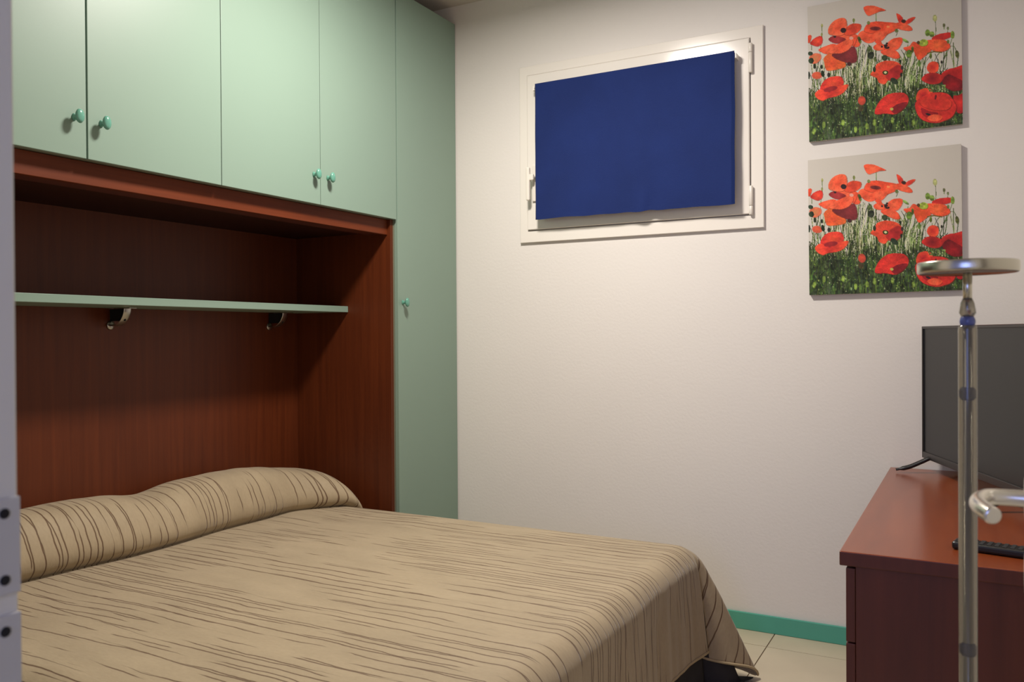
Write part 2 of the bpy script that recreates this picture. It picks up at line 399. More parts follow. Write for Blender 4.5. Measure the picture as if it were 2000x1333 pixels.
# bedspread ---------------------------------------------------------------
QW0, QW1 = .993, 2.700           # rounded edges end here
XFT = -.775                       # foot face
RR = .070; D = .366; TOP = .446
def edge(d, r=RR):
    if d <= 0: return 0.0, 0.0
    a = d/r
    if a < PI/2: return r*math.sin(a), r*(1-math.cos(a))
    return r, r+d-PI/2*r
def n1(x, y=0., z=0.): return noise.noise(Vector((x, y, z)))
def ss(a, b_, x):
    t = max(0, min(1, (x-a)/(b_-a))); return t*t*(3-2*t)
PROF = [(-.006, .0), (-.004, .45), (.02, .82), (.07, .985), (.125, 1.0), (.175, .93), (.215, .74), (.240, .48), (.249, .28), (.244, .12), (.229, .02), (.219, -.03), (.224, -.045), (.245, -.012), (.275, .0)]
PROFS = catmull([(a, b_, 0) for a, b_ in PROF], 5)
PROFS = [PROFS[0]]+PROFS[1:]
def pil_h(y):
    s = .165+.012*math.exp(-((y-1.60)/.16)**2)+.014*math.exp(-((y-2.20)/.22)**2)-.016*math.exp(-((y-1.875)/.07)**2)
    s -= .030*ss(2.35, 2.72, y)
    s *= 1-.45*ss(2.60, 2.80, y)
    return s*ss(1.0, 1.2, y)**.5
def crease(y):
    return -2.335+.035*math.exp(-((y-1.80)/.25)**2)+.012*n1(y*5)+.165*ss(2.45, 2.74, y)
def top_pts(y):
    """(x, z) list along the length for a given y"""
    h = pil_h(y); cx = crease(y); k = (cx-XB)/.243
    o = [(XB+.010+max(0, p.x)*k*.985, TOP+p.y*h) for p in PROFS]
    x0 = o[-1][0]; xe = XFT-RR
    N = 150
    o += [(x0+(xe-x0)*i/N, TOP) for i in range(1, N+1)]
    return o
NF = 46
def spread(qlist, dscale=1.0, inset=0.0, only_skirt=False):
    rows = []
    for q in qlist:
        if q < 0: y, dq, sg = QW0+RR, -q, -1
        elif q > 1: y, dq, sg = QW1-RR, q-1, 1
        else: y, dq, sg = QW0+RR+(QW1-QW0-2*RR)*q, 0, 0
        yy_ = y+sg*edge(dq)[0]
        row = []; tp = top_pts(yy_ if sg else y)
        # arc length for the pattern
        s = 0; prev = tp[0]
        for (x, z) in tp:
            s += math.hypot(x-prev[0], z-prev[1]); prev = (x, z)
            o, dn = edge(dq)
            yo = y+sg*o
            zz = z-dn
            flat = ss(-2.28, -2.1, x)
            if dq: # hanging side: soft folds, stays inside the niche panel
                inner = x < -A+.02
                fold = .010*n1(x*9, 3.1)*ss(0, .3, dn)+(.02*ss(.0, .3, dn))
                yo += sg*(min(fold, .004) if inner else fold)
                if zz < .085: zz = .085
                # narrowing pillow end so that the cover falls inward
            else:
                zz += flat*(.0035*n1(x*2.1, y*2.3)+.0016*n1(x*7, y*9, 2)+.0008*n1(x*20, y*45, 5))
                if x < -2.28: zz += .004*n1(x*6, y*11, 4)*min(1, (z-TOP)/.08)
            row.append((Vector((x, yo, zz)), s, q))
        # foot overhang
        L0 = tp[-1]
        for i in range(1, NF+1):
            dx = D*dscale*i/NF
            if dq == 0:
                o, dn = edge(dx)
                wav = .006*n1(y*6, 1.7)+.004*n1(y*17, 5.1)+.0015*n1(y*45, dx*4)
                zt = row[-i][0].z-TOP if False else 0
                P_ = Vector((XFT-RR+o+wav*ss(0, .2, dn)*1.6+.012*dn/.3+.064*dn*math.exp(-((QW1-RR-y)/.10)**2), y, TOP-dn))
            else:
                r = math.hypot(dx, dq); th = math.atan2(dq, dx)
                o, dn = edge(r)
                amp = .45*math.exp(-((th-.74)/.27)**2)+.08*math.exp(-((th-1.30)/.16)**2)+.07*math.exp(-(th/.13)**2)-.09*math.exp(-((th-.33)/.13)**2)
                ex = amp*max(0, dn-.01)*.92
                L_ = max(0, dn)
                dn2 = math.sqrt(max(0, L_*L_-ex*ex*.9))
                dirn = th*.86-.02 if sg > 0 else th
                # lean of the flap towards the foot
                wav = (.006*n1(y*6, 1.7)+.02*n1(th*3, 8.8)*ss(0.2, .6, th)*(1-ss(1.2, 1.5, th)))*ss(0, .2, dn)
                oo = o+ex+wav
                z = TOP-dn2
                if z < .012: z = .012+.0
                P_ = Vector((XFT-RR+oo*math.cos(dirn)+(.012*dn/.3)*math.cos(th), y+sg*oo*math.sin(dirn), z))
            row.append((P_, s+dx, q))
        rows.append(row)
    if inset:
        pass
    return rows
nq = 190; ns = 40
ql = [-D*(1-i/ns) for i in range(ns)]+[i/nq for i in range(nq+1)]+[1+D*(i+1)/ns for i in range(ns)]
def qlen(q):
    return q if q < 0 else ((q*(QW1-QW0-2*RR)) if q <= 1 else (QW1-QW0-2*RR)+q-1)
def build_grid(rows, name, m, parent=None, i0=0, j0=0, off=0.0, uv=True):
    bm = bmesh.new(); uvl = bm.loops.layers.uv.new('UVMap')
    V = [[bm.verts.new(c[0]) for c in r[j0:]] for r in rows[i0:]]
    rr_ = rows[i0:]
    for i in range(len(V)-1):
        for j in range(len(V[0])-1):
            f = bm.faces.new((V[i][j], V[i][j+1], V[i+1][j+1], V[i+1][j])); f.smooth = True
            for l, (a, b_) in zip(f.loops, ((i, j), (i, j+1), (i+1, j+1), (i+1, j))):
                c = rr_[a][j0+b_]; l[uvl].uv = (c[1], qlen(c[2]))
    return obj(name, bm, m, parent, recalc=False)

def spread_material():
    m = bpy.data.materials.new('taupe_cover_with_brown_tucks'); m.use_nodes = True; n = m.node_tree.nodes; L = m.node_tree.links
    b = n['Principled BSDF']; b.inputs['Roughness'].default_value = .62; b.inputs['Specular IOR Level'].default_value = .25
    b.inputs['Sheen Weight'].default_value = .25; b.inputs['Sheen Roughness'].default_value = .4
    uv = n.new('ShaderNodeUVMap'); uv.uv_map = 'UVMap'; sp = n.new('ShaderNodeSeparateXYZ'); L.new(uv.outputs[0], sp.inputs[0])
    def M_(op, a, b_=None, c=None):
        x = n.new('ShaderNodeMath'); x.operation = op
        for i, v in enumerate((a, b_, c)):
            if v is None: continue
            if isinstance(v, (int, float)): x.inputs[i].default_value = v
            else: L.new(v, x.inputs[i])
        return x.outputs[0]
    def NZ(u, v, scale, det=2, w=0.):
        cb = n.new('ShaderNodeCombineXYZ'); 
        for i, q in enumerate((u, v)):
            if isinstance(q, (int, float)): cb.inputs[i].default_value = q
            else: L.new(q, cb.inputs[i])
        cb.inputs[2].default_value = w
        t = n.new('ShaderNodeTexNoise'); t.inputs['Scale'].default_value = scale; t.inputs['Detail'].default_value = det
        L.new(cb.outputs[0], t.inputs['Vector']); return t.outputs['Fac']
    S, Q = sp.outputs[0], sp.outputs[1]
    # zones of dense and sparse tucks
    zone = NZ(M_('MULTIPLY', S, 1.0), M_('MULTIPLY', Q, 2.6), 2.3, 1, 4.2)
    def layer(space, seed, thr, width, dash):
        wob = M_('MULTIPLY', M_('SUBTRACT', NZ(M_('MULTIPLY', S, 2.2), M_('MULTIPLY', Q, 1.3), 1.2, 2, seed), .5), .050)
        wob2 = M_('MULTIPLY', M_('SUBTRACT', NZ(M_('MULTIPLY', S, 18), M_('MULTIPLY', Q, 9), 1, 3, seed+5), .5), .0085)
        q2 = M_('ADD', M_('ADD', Q, wob), wob2)
        cell = M_('DIVIDE', q2, space); idx = M_('FLOOR', cell); fr_ = M_('SUBTRACT', M_('FRACT', cell), .5)
        wn = n.new('ShaderNodeTexWhiteNoise'); wn.noise_dimensions = '1D'; L.new(M_('ADD', idx, seed*17.3), wn.inputs['W'])
        jit = M_('MULTIPLY', M_('SUBTRACT', wn.outputs['Value'], .5), .42)
        dist = M_('ABSOLUTE', M_('SUBTRACT', fr_, jit))
        dash_n = NZ(M_('MULTIPLY', S, dash), M_('MULTIPLY', idx, 7.77), 1, 1.5, seed+9)
        pres = M_('ADD', dash_n, M_('MULTIPLY', M_('SUBTRACT', zone, .5), .9))
        wdt = M_('MULTIPLY', M_('MULTIPLY', M_('SUBTRACT', pres, thr), 15.0), width/space)
        wdt = M_('MINIMUM', wdt, width/space)
        ln = n.new('ShaderNodeMapRange'); ln.interpolation_type = 'SMOOTHSTEP'
        L.new(M_('SUBTRACT', dist, wdt), ln.inputs['Value'])
        ln.inputs['From Min'].default_value = -.0012/space; ln.inputs['From Max'].default_value = .0010/space
        ln.inputs['To Min'].default_value = 1; ln.inputs['To Max'].default_value = 0
        return ln.outputs[0]
    l1 = layer(.0340, 1.0, .455, .0019, 2.6)
    l2 = layer(.053, 3.0, .46, .0017, 6.0)
    line = M_('MAXIMUM', l1, l2)
    # base colour with mild mottling
    t = NZ(M_('MULTIPLY', S, 5), M_('MULTIPLY', Q, 12), 1, 5, 2.)
    t2 = NZ(M_('MULTIPLY', S, 60), M_('MULTIPLY', Q, 160), 1, 3, 3.)
    r = n.new('ShaderNodeValToRGB'); r.color_ramp.elements[0].position = .3; r.color_ramp.elements[1].position = .72
    r.color_ramp.elements[0].color = (*lin((157, 141, 115)), 1); r.color_ramp.elements[1].color = (*lin((175, 158, 130)), 1)
    L.new(M_('ADD', M_('MULTIPLY', t, .65), M_('MULTIPLY', t2, .35)), r.inputs['Fac'])
    mx = n.new('ShaderNodeMix'); mx.data_type = 'RGBA'; L.new(M_('MULTIPLY', line, .9), mx.inputs['Factor']); L.new(r.outputs[0], mx.inputs['A']); mx.inputs['B'].default_value = (*lin((92, 66, 46)), 1)
    L.new(mx.outputs['Result'], b.inputs['Base Color'])
    wr = NZ(M_('MULTIPLY', S, 16), M_('MULTIPLY', Q, 34), 1, 3, 6.)
    hgt = M_('ADD', M_('ADD', M_('MULTIPLY', line, -.9), M_('MULTIPLY', wr, .5)), M_('MULTIPLY', t2, .35))
    u = n.new('ShaderNodeBump'); u.inputs['Strength'].default_value = .55; u.inputs['Distance'].default_value = .0028
    L.new(hgt, u.inputs['Height']); L.new(u.outputs['Normal'], b.inputs['Normal'])
    return m
M_SPREAD = spread_material()
M_HEM = mat('beige_hem', (176, 158, 124), .7, bump=.4, bscale=120)
rows = spread(ql)
bs = build_grid(rows, 'bedspread', M_SPREAD)
tag(bs, 'taupe crinkled bedspread with dark brown tuck lines, covering bed and pillows', 'bedspread')
mod = bs.modifiers.new('thickness', 'SOLIDIFY'); mod.thickness = .003; mod.offset = -1
# rolled hem along the foot and the far side
edge_pts = [r[-1][0] for r in rows]
obj('hem', tube([p+Vector((.0, .0, .0)) for p in edge_pts[::2]], .0042, 8), M_HEM, bs)
side_pts = [c[0] for c in rows[-1]]
j1 = next(i for i, p in enumerate(side_pts) if p.x > -A+.05)
obj('hem', tube(side_pts[j1:][::2], .0042, 8), M_HEM, bs)
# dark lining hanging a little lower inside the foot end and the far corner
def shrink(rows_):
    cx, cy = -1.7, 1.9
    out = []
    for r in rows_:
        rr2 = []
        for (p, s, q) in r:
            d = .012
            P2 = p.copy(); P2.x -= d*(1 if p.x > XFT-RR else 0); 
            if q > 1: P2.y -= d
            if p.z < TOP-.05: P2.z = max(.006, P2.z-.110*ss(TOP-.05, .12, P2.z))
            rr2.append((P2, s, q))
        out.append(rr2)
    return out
ln_rows = shrink(rows)
i0 = len(ql)-ns-int(nq*.16)
obj_l = build_grid(ln_rows, 'lining', M_SLATE, bs, i0=i0, j0=len(PROFS)+150+12)
tag(obj_l, 'dark slate lining showing below the corner hem')

# ================================================================== window cloth
def curtain():
    x0, x1 = -1.619, -.780; zt, zb = 2.190, 1.6165; NU, NV = 120, 80
    bm = bmesh.new(); V = []
    for i in range(NU+1):
        u = i/NU; col = []
        for j in range(NV+1):
            v = j/NV
            x = x0+(x1-x0)*u; z = zt+(zb-zt)*v
            z += (.0035*math.sin(u*PI)*-1*(1-v)*0)+v**6*(.004*n1(u*9, 2.2)+.006*math.exp(-((u-.60)/.03)**2)-.004*math.exp(-((u-.55)/.05)**2))
            y = B-.0255-.040
            y += .010*n1(u*2.6, v*.8, 1.)*(.25+.75*v)+.004*n1(u*7, v*1.5, 4.)*(.2+.8*v)
            y += .004*math.exp(-((u-.60-.03*(1-v))/.022)**2)*ss(.80, 1, v)-.006*math.exp(-((u-.56-.06*(1-v))/.035)**2)*ss(.72, 1, v)
            y += -.010*math.exp(-((u-.13-(1-v)*.25)/.07)**2)*ss(.65, 1, v)*.4
            x += .003*n1(v*4, u*2)*(1 if u > .5 else .4)
            col.append(bm.verts.new((x, y, z)))
        V.append(col)
    for i in range(NU):
        for j in range(NV):
            f = bm.faces.new((V[i][j], V[i+1][j], V[i+1][j+1], V[i][j+1])); f.smooth = True
    edges = {'r': [V[NU][j].co.copy() for j in range(NV+1)], 'b': [V[i][NV].co.copy() for i in range(NU+1)]}
    return bm, edges
M_BLUE = mat('navy_blue_cotton', (21, 40, 96), .8, spec=.2, var=.08, vscale=6, bump=.5, bscale=700, Sheen_Weight=.1)
M_BLUED = mat('navy_blue_hem', (18, 36, 86), .85, spec=.2, bump=.5, bscale=700)
bm, ed = curtain()
cu = obj('window_cloth', bm, M_BLUE)
tag(cu, 'navy blue cloth hung flat across the small high window', 'curtain')
m_ = cu.modifiers.new('t', 'SOLIDIFY'); m_.thickness = .0018; m_.offset = 0
def strip(pts, dirv, w, off):
    bm = bmesh.new(); a = [bm.verts.new(p+off) for p in pts]; b_ = [bm.verts.new(p+off+dirv*w) for p in pts]
    c = [bm.verts.new(p+off+Vector((0, .0008, 0))) for p in pts]; d = [bm.verts.new(p+off+dirv*w+Vector((0, .0008, 0))) for p in pts]
    for i in range(len(pts)-1):
        for (s, t) in ((a, b_), (b_, d), (d, c), (c, a)): bm.faces.new((s[i], s[i+1], t[i+1], t[i]))
    return bm
obj('hem', strip([p for p in ed['r'][1:]], Vector((-1, 0, 0)), .013, Vector((.0015, -.0018, 0))), M_BLUED, cu)
obj('hem', strip([p for p in ed['b'][1:-1]], Vector((0, 0, 1)), .020, Vector((0, -.0018, -.0006))), M_BLUE, cu)
rod = obj('curtain_rod', tube([(-1.629, B-.059, 2.176), (-.775, B-.059, 2.176)], .0035, 12), M_PVC2, cu)
for x in (-1.628, -.777):
    obj('rod_clip', bx(x-.004, x+.004, B-.0650, SY, 2.163, 2.182, bev=.001), M_PVC2, rod)

# ================================================================== poppy canvases (the print is painted onto a fine flat grid)
NX, NY = 380, 360
def homog(src, dst):
    a = []; b_ = []
    for (x, y), (u, v) in zip(src, dst):
        a.append([x, y, 1, 0, 0, 0, -u*x, -u*y]); b_.append(u)
        a.append([0, 0, 0, x, y, 1, -v*x, -v*y]); b_.append(v)
    h = np.linalg.solve(np.array(a, float), np.array(b_, float)); return np.append(h, 1).reshape(3, 3)
HM = homog([(110, 60), (1450, -205), (1470, 1065), (140, 1230)], [(0, 0), (1, 0), (1, 1), (0, 1)])
def T2(p):
    q = HM @ np.array([p[0], p[1], 1.]); return q[0]/q[2], q[1]/q[2]
AS = .495/.493
GU, GV = np.meshgrid(np.linspace(0, 1, NX+1), np.linspace(0, 1, NY+1))
IMG = np.zeros((NY+1, NX+1, 3))
rng = np.random.RandomState(11)
IMG[:] = np.array((206, 200, 190)); IMG -= (GV[..., None]*-4+GU[..., None]*10)
def inside(poly, sl):
    x = GU[sl]; y = GV[sl]; r = np.zeros(x.shape, bool); n = len(poly)
    for i in range(n):
        x1, y1 = poly[i]; x2, y2 = poly[(i+1) % n]
        if y1 == y2: continue
        c = ((y1 > y) != (y2 > y)) & (x < (x2-x1)*(y-y1)/(y2-y1)+x1); r ^= c
    return r
def blit(poly, c1, c2=None, ctr=None, alpha=1., nz=0., ang=None):
    P_ = np.array(poly); a = np.floor(P_.min(0)*[NX, NY]).astype(int)-1; b_ = np.ceil(P_.max(0)*[NX, NY]).astype(int)+2
    a = np.maximum(a, 0); b_ = np.minimum(b_, [NX+1, NY+1])
    if (b_ <= a).any(): return
    sl = (slice(a[1], b_[1]), slice(a[0], b_[0])); m = inside(poly, sl)
    if not m.any(): return
    col = np.zeros(m.shape+(3,)); col[:] = c1
    if c2 is not None:
        c = ctr if ctr is not None else P_.mean(0)
        dd = np.hypot(GU[sl]-c[0], GV[sl]-c[1]); dd = np.clip(dd/(np.hypot(*(P_-c).T).max()*.85), 0, 1)[..., None]
        col = np.array(c2)*(1-dd)+np.array(c1)*dd
        if nz:
            an = np.arctan2(GV[sl]-c[1], GU[sl]-c[0]); k = np.sin(an*17+rng.rand()*6)*.5+np.sin(an*31+rng.rand()*6)*.5
            col = col*(1+nz*k[..., None])
    IMG[sl][m] = IMG[sl][m]*(1-alpha)+col[m]*alpha
def sm(pts, n=5): return [(p.x, p.y) for p in catmull([(a, b_, 0) for a, b_ in pts], n, True)]
def petal(pts, c1, c2=None, ctr=None, alpha=1., nz=.03):
    q = [T2(p) for p in sm(pts)]
    cc = np.mean(q, 0); blit([(cc[0]+(x-cc[0])*1.035+.002, cc[1]+(y-cc[1])*1.035+.003) for x, y in q], tuple(np.array(c1)*.55), None, None, .55)
    blit(q, c1, c2, T2(ctr) if ctr else None, alpha, nz)
def ell(cx, cy, rx, ry, c1, c2=None, rot=0, alpha=1.):
    pts = [(cx+rx*math.cos(t)*math.cos(rot)-ry*math.sin(t)*math.sin(rot), cy+rx*math.cos(t)*math.sin(rot)+ry*math.sin(t)*math.cos(rot)) for t in [2*PI*k/14 for k in range(14)]]
    blit([T2(p) for p in pts], c1, c2, None, alpha)
def stroke(pts, w, c, uvspace=False, alpha=1.):
    P_ = [p if uvspace else T2(p) for p in pts]; P_ = [(v.x, v.y) for v in catmull([(a, b_, 0) for a, b_ in P_], 6)]
    n = len(P_); l = []; r = []
    for i, p in enumerate(P_):
        a = P_[max(0, i-1)]; b_ = P_[min(n-1, i+1)]; dx, dy = b_[0]-a[0], b_[1]-a[1]; d = math.hypot(dx, dy) or 1
        ww = (w if isinstance(w, (int, float)) else w[0]+(w[1]-w[0])*i/(n-1))/2
        l.append((p[0]-dy/d*ww, p[1]+dx/d*ww)); r.append((p[0]+dy/d*ww, p[1]-dx/d*ww))
    blit(l+r[::-1], c, None, None, alpha)
RED = (236, 84, 54); RED2 = (246, 108, 72); DRED = (208, 50, 44); CRIM = (170, 32, 38); MAR = (116, 40, 46); DK = (44, 30, 34)
G1 = (58, 76, 44); G2 = (96, 118, 62); G3 = (136, 156, 90); PALE = (206, 208, 172); OLV = (140, 148, 84); DG = (38, 52, 34)
def jit(c, s=10): return tuple(np.clip(np.array(c)+rng.randn(3)*s*.4+rng.randn()*s, 0, 255))
# meadow: dark base rising into pale stems
def hmap(u): return .60+.05*math.sin(u*9)+.04*math.sin(u*23+1)
for k in range(900):
    u = rng.rand(); top = .60+.32*rng.rand()**1.2; ln_ = .05+.10*rng.rand()
    stroke([(u, top+ln_), (u+rng.randn()*.008, top+ln_*.5), (u+rng.randn()*.02, top)], (.010+.008*rng.rand(), .003), jit((74, 88, 54) if rng.rand() < .6 else (52, 66, 42), 9), True)
blit([(0, .80), (.2, .77), (.42, .80), (.6, .79), (.8, .81), (1, .80), (1, 1), (0, 1)], (54, 68, 42))
for k in range(520):
    u = rng.rand()
    dens = math.exp(-((u-.40)/.20)**2)+.55*math.exp(-((u-.68)/.07)**2)+.35*math.exp(-((u-.08)/.09)**2)+.25*math.exp(-((u-.86)/.1)**2)
    if rng.rand() > dens: continue
    y0 = .60+.22*rng.rand(); y1 = y0-.10-.17*rng.rand(); y1 = max(y1, .36+.14*abs(u-.42))
    c = [PALE, (168, 176, 128), G2, G1, G1, (120, 134, 80)][rng.randint(6)]
    stroke([(u, y0), (u+rng.randn()*.008, (y0+y1)/2), (u+rng.randn()*.016, y1)], .0036+.003*rng.rand(), jit(c, 8), True)
for k in range(420):
    u = rng.rand(); y = .62+.20*rng.rand()**.8
    ell(*[0, 0, 0, 0], DG) if False else None
    c = [G1, G1, DG, G2, (186, 190, 150), (70, 84, 46)][rng.randint(6)]
    s = .004+.007*rng.rand(); l_ = s*(1+2*rng.rand()); a = rng.rand()*3
    blit([(u+math.cos(a)*s*.6, y), (u, y-l_), (u-math.cos(a)*s*.6, y), (u, y+l_)], jit(c, 8))
for k in range(1100):
    u = rng.rand(); y0 = .80+.24*rng.rand(); ln_ = .05+.12*rng.rand()
    c = [DG, G1, (70, 92, 46), (48, 62, 38), (84, 108, 50), (60, 72, 52)][rng.randint(6)]
    stroke([(u, y0), (u+rng.randn()*.012, y0-ln_*.5), (u+rng.randn()*.022, y0-ln_)], (.012*rng.rand()+.004, .002), jit(c, 8), True)
for k in range(150):
    u = rng.rand(); y = .70+.29*rng.rand(); r_ = .002+.003*rng.rand()
    blit([(u-r_, y), (u, y-r_*1.6), (u+r_, y), (u, y+r_*1.6)], jit((150, 168, 120) if rng.rand() < .6 else (116, 140, 60), 14))
for (x, y) in ((180, 1140), (265, 1080), (430, 1060), (540, 1120), (640, 1090), (700, 1060), (860, 1040), (1040, 1060)):
    ell(x, y, 14, 28, (120, 146, 58), (140, 166, 80))
def stem(pts, c=G2, w=.0042): stroke(pts, w, jit(c, 5))
for s in ([(238, 230), (240, 330), (226, 440), (228, 560), (226, 680)], [(147, 375), (152, 440)], [(708, 110), (712, 190)], [(1228, 175), (1232, 260), (1228, 330)],
          [(1302, 225), (1305, 250)], [(1337, 250), (1332, 300)], [(1358, 395), (1392, 398), (1412, 440)], [(1378, 310), (1340, 430), (1300, 520), (1272, 600)],
          [(1330, 430), (1290, 540), (1265, 620)], [(1285, 440), (1250, 470), (1215, 540)], [(1150, 490), (1120, 600), (1090, 690)], [(1200, 450), (1130, 560), (1085, 680), (1060, 760)],
          [(1020, 480), (985, 600), (962, 680), (940, 760)], [(1005, 490), (1000, 560), (960, 660)], [(905, 260), (885, 310)], [(965, 350), (995, 370)], [(655, 430), (630, 560), (600, 700)],
          [(515, 185), (520, 230)], [(645, 200), (650, 240)], [(925, 540), (930, 640)], [(1215, 290), (1150, 480)], [(340, 600), (350, 660)], [(570, 360), (560, 470), (545, 600)],
          [(480, 560), (470, 700)], [(705, 520), (700, 600)], [(740, 470), (720, 560)], [(1470, 730), (1462, 690)], [(600, 380), (590, 470), (560, 620)], [(430, 560), (420, 660)], [(150, 560), (160, 640)]):
    stem(s)
for s in range(26):
    x = 540+rng.rand()*180; stem([(x, 380+rng.rand()*60), (x-10+rng.rand()*10, 520), (x-26+rng.rand()*20, 640)], [PALE, G1, G2, (176, 184, 140)][rng.randint(4)], .004)
for s in range(22):
    x = 960+rng.rand()*200; stem([(x, 480+rng.rand()*80), (x-30, 620), (x-52+rng.rand()*30, 760)], [G1, G2, G3, PALE][rng.randint(4)], .0038)
for s in range(26):
    x = 300+rng.rand()*230; stem([(x, 560+rng.rand()*40), (x-4, 640), (x-8+rng.rand()*20, 720)], [PALE, PALE, G1, G2][rng.randint(4)], .0042)
# flowers
petal([(130, 500), (170, 465), (225, 470), (232, 510), (190, 550), (145, 545)], (226, 110, 76), (214, 140, 90))
petal([(210, 430), (270, 400), (340, 380), (375, 400), (345, 450), (280, 468), (232, 450)], RED, RED2)
petal([(260, 500), (330, 455), (430, 520), (445, 575), (380, 600), (310, 612), (278, 602), (262, 545)], (226, 104, 52), (230, 84, 52))
petal([(330, 470), (430, 448), (500, 405), (532, 420), (546, 520), (490, 548), (420, 530), (360, 505)], MAR, (136, 50, 52), nz=.05)
petal([(500, 300), (545, 300), (575, 360), (560, 400), (520, 402), (495, 360)], RED, RED2)
petal([(330, 330), (400, 290), (500, 290), (545, 320), (510, 400), (470, 345), (400, 350)], RED, RED2)
petal([(450, 240), (500, 205), (572, 208), (575, 250), (540, 285), (480, 305), (430, 292)], RED, (214, 66, 48))
petal([(292, 260), (310, 215), (350, 175), (400, 155), (440, 160), (455, 200), (450, 250), (420, 300), (360, 306), (302, 296)], RED2, RED, nz=.04)
petal([(296, 338), (345, 310), (440, 332), (432, 365), (370, 377), (320, 362)], (150, 44, 48), (170, 56, 56))
petal([(300, 455), (345, 400), (400, 372), (475, 335), (512, 362), (482, 420), (425, 455), (362, 464)], RED2, RED, nz=.04)
ell(425, 262, 25, 23, DK, (60, 40, 44)); ell(495, 330, 18, 14, (240, 170, 150)); ell(352, 318, 12, 9, DK)
petal([(600, 65), (622, 50), (680, 45), (740, 62), (792, 84), (740, 96), (695, 115), (645, 133), (618, 110)], RED, RED2)
petal([(553, 305), (580, 270), (640, 262), (695, 280), (684, 320), (622, 347), (570, 335)], RED2, RED)
petal([(610, 240), (650, 195), (720, 182), (800, 188), (880, 195), (915, 215), (900, 240), (850, 270), (790, 292), (700, 290), (620, 275)], RED, (222, 74, 46))
petal([(650, 330), (690, 290), (745, 268), (835, 262), (800, 305), (762, 348), (720, 352)], RED, RED2, nz=.05)
petal([(590, 345), (620, 330), (700, 335), (690, 360), (640, 372)], RED, RED2)
petal([(800, 235), (880, 195), (900, 240), (850, 275), (800, 290)], (240, 96, 60), RED)
ell(705, 245, 48, 18, (130, 52, 46), (96, 34, 36)); ell(815, 228, 14, 9, (248, 130, 80))
petal([(888, 112), (930, 135), (948, 175), (925, 202), (900, 172)], RED, DRED)
petal([(955, 195), (1000, 155), (1052, 143), (1020, 182), (975, 207)], RED, DRED)
petal([(890, 195), (960, 198), (1010, 225), (1026, 252), (1000, 263), (940, 256), (900, 240)], RED, RED2)
ell(950, 180, 22, 16, (80, 44, 36), (50, 34, 30)); ell(888, 262, 13, 18, G3); 
petal([(112, 320), (135, 303), (148, 320), (130, 372), (112, 360)], RED); petal([(135, 375), (170, 335), (222, 312), (243, 330), (240, 375), (205, 402), (160, 392)], DRED, RED)
petal([(690, 400), (730, 375), (785, 385), (792, 420), (740, 436), (698, 426)], RED, RED2)
petal([(790, 400), (830, 350), (880, 325), (935, 325), (936, 370), (900, 422), (850, 432), (810, 420)], RED, RED2)
petal([(755, 440), (820, 420), (892, 440), (918, 492), (880, 505), (820, 487), (768, 466)], RED, RED2); petal([(700, 360), (740, 345), (762, 372), (748, 392)], RED)
for k in range(10): ell(800+rng.randn()*22, 398+rng.randn()*13, 9, 9, DK)
petal([(950, 412), (1000, 395), (1030, 360), (1062, 365), (1052, 412), (990, 442)], RED, RED2)
petal([(1040, 380), (1100, 370), (1180, 380), (1192, 430), (1150, 470), (1090, 516), (1060, 482), (1040, 432)], RED, (216, 84, 44), nz=.05)
petal([(1200, 322), (1260, 290), (1362, 275), (1366, 310), (1290, 342), (1212, 347)], DRED, (200, 50, 46))
petal([(1155, 345), (1232, 338), (1320, 345), (1356, 400), (1310, 436), (1250, 442), (1190, 425), (1165, 385)], RED, (240, 108, 60), nz=.05)
ell(1160, 280, 22, 30, (122, 152, 62)); ell(1197, 292, 24, 26, (142, 170, 78)); petal([(1085, 360), (1120, 335), (1160, 350), (1155, 385), (1110, 395), (1085, 380)], (150, 172, 60), (180, 190, 80)); ell(1080, 365, 14, 16, (88, 66, 40))
ell(1378, 296, 18, 34, (120, 142, 62), (92, 116, 52)); stroke([(1155, 460), (1210, 445), (1290, 450)], .008, (104, 92, 40))
petal([(1155, 590), (1170, 545), (1210, 528), (1250, 540), (1256, 590), (1230, 624), (1180, 622)], RED, DRED)
petal([(1110, 682), (1140, 642), (1200, 625), (1272, 640), (1292, 682), (1260, 716), (1190, 724), (1130, 702)], DRED, (120, 26, 34))
petal([(1282, 642), (1330, 600), (1400, 580), (1480, 568), (1480, 740), (1430, 777), (1370, 777), (1310, 737)], DRED, CRIM)
petal([(1290, 690), (1340, 640), (1400, 660), (1470, 700), (1470, 740), (1430, 775), (1370, 775), (1310, 735)], (118, 26, 34), CRIM)
petal([(1385, 830), (1430, 820), (1480, 808), (1480, 950), (1430, 972), (1400, 922)], CRIM, DRED)
ell(200, 655, 46, 32, (206, 88, 66), (220, 96, 60)); 
petal([(665, 645), (700, 600), (720, 555), (780, 528), (850, 525), (912, 545), (942, 600), (922, 660), (870, 695), (822, 690), (790, 725), (740, 712), (718, 672)], RED, (216, 66, 52), nz=.05)
petal([(800, 640), (900, 560), (940, 602), (920, 660), (860, 692), (820, 688)], (190, 48, 46), (170, 40, 42)); ell(795, 628, 26, 20, (60, 60, 30)); ell(795, 626, 12, 10, (220, 220, 160))
petal([(232, 780), (250, 715), (300, 675), (370, 660), (415, 670), (432, 722), (400, 770), (320, 800)], DRED, RED, nz=.04)
petal([(185, 812), (230, 775), (300, 790), (400, 745), (472, 733), (440, 792), (380, 830), (300, 850), (250, 872), (200, 848)], RED, DRED)
ell(320, 772, 62, 22, (150, 36, 44), (170, 44, 46), rot=-.25)
ell(592, 870, 33, 40, (170, 66, 50), (200, 72, 54)); ell(585, 935, 25, 30, (96, 66, 46), alpha=.5)
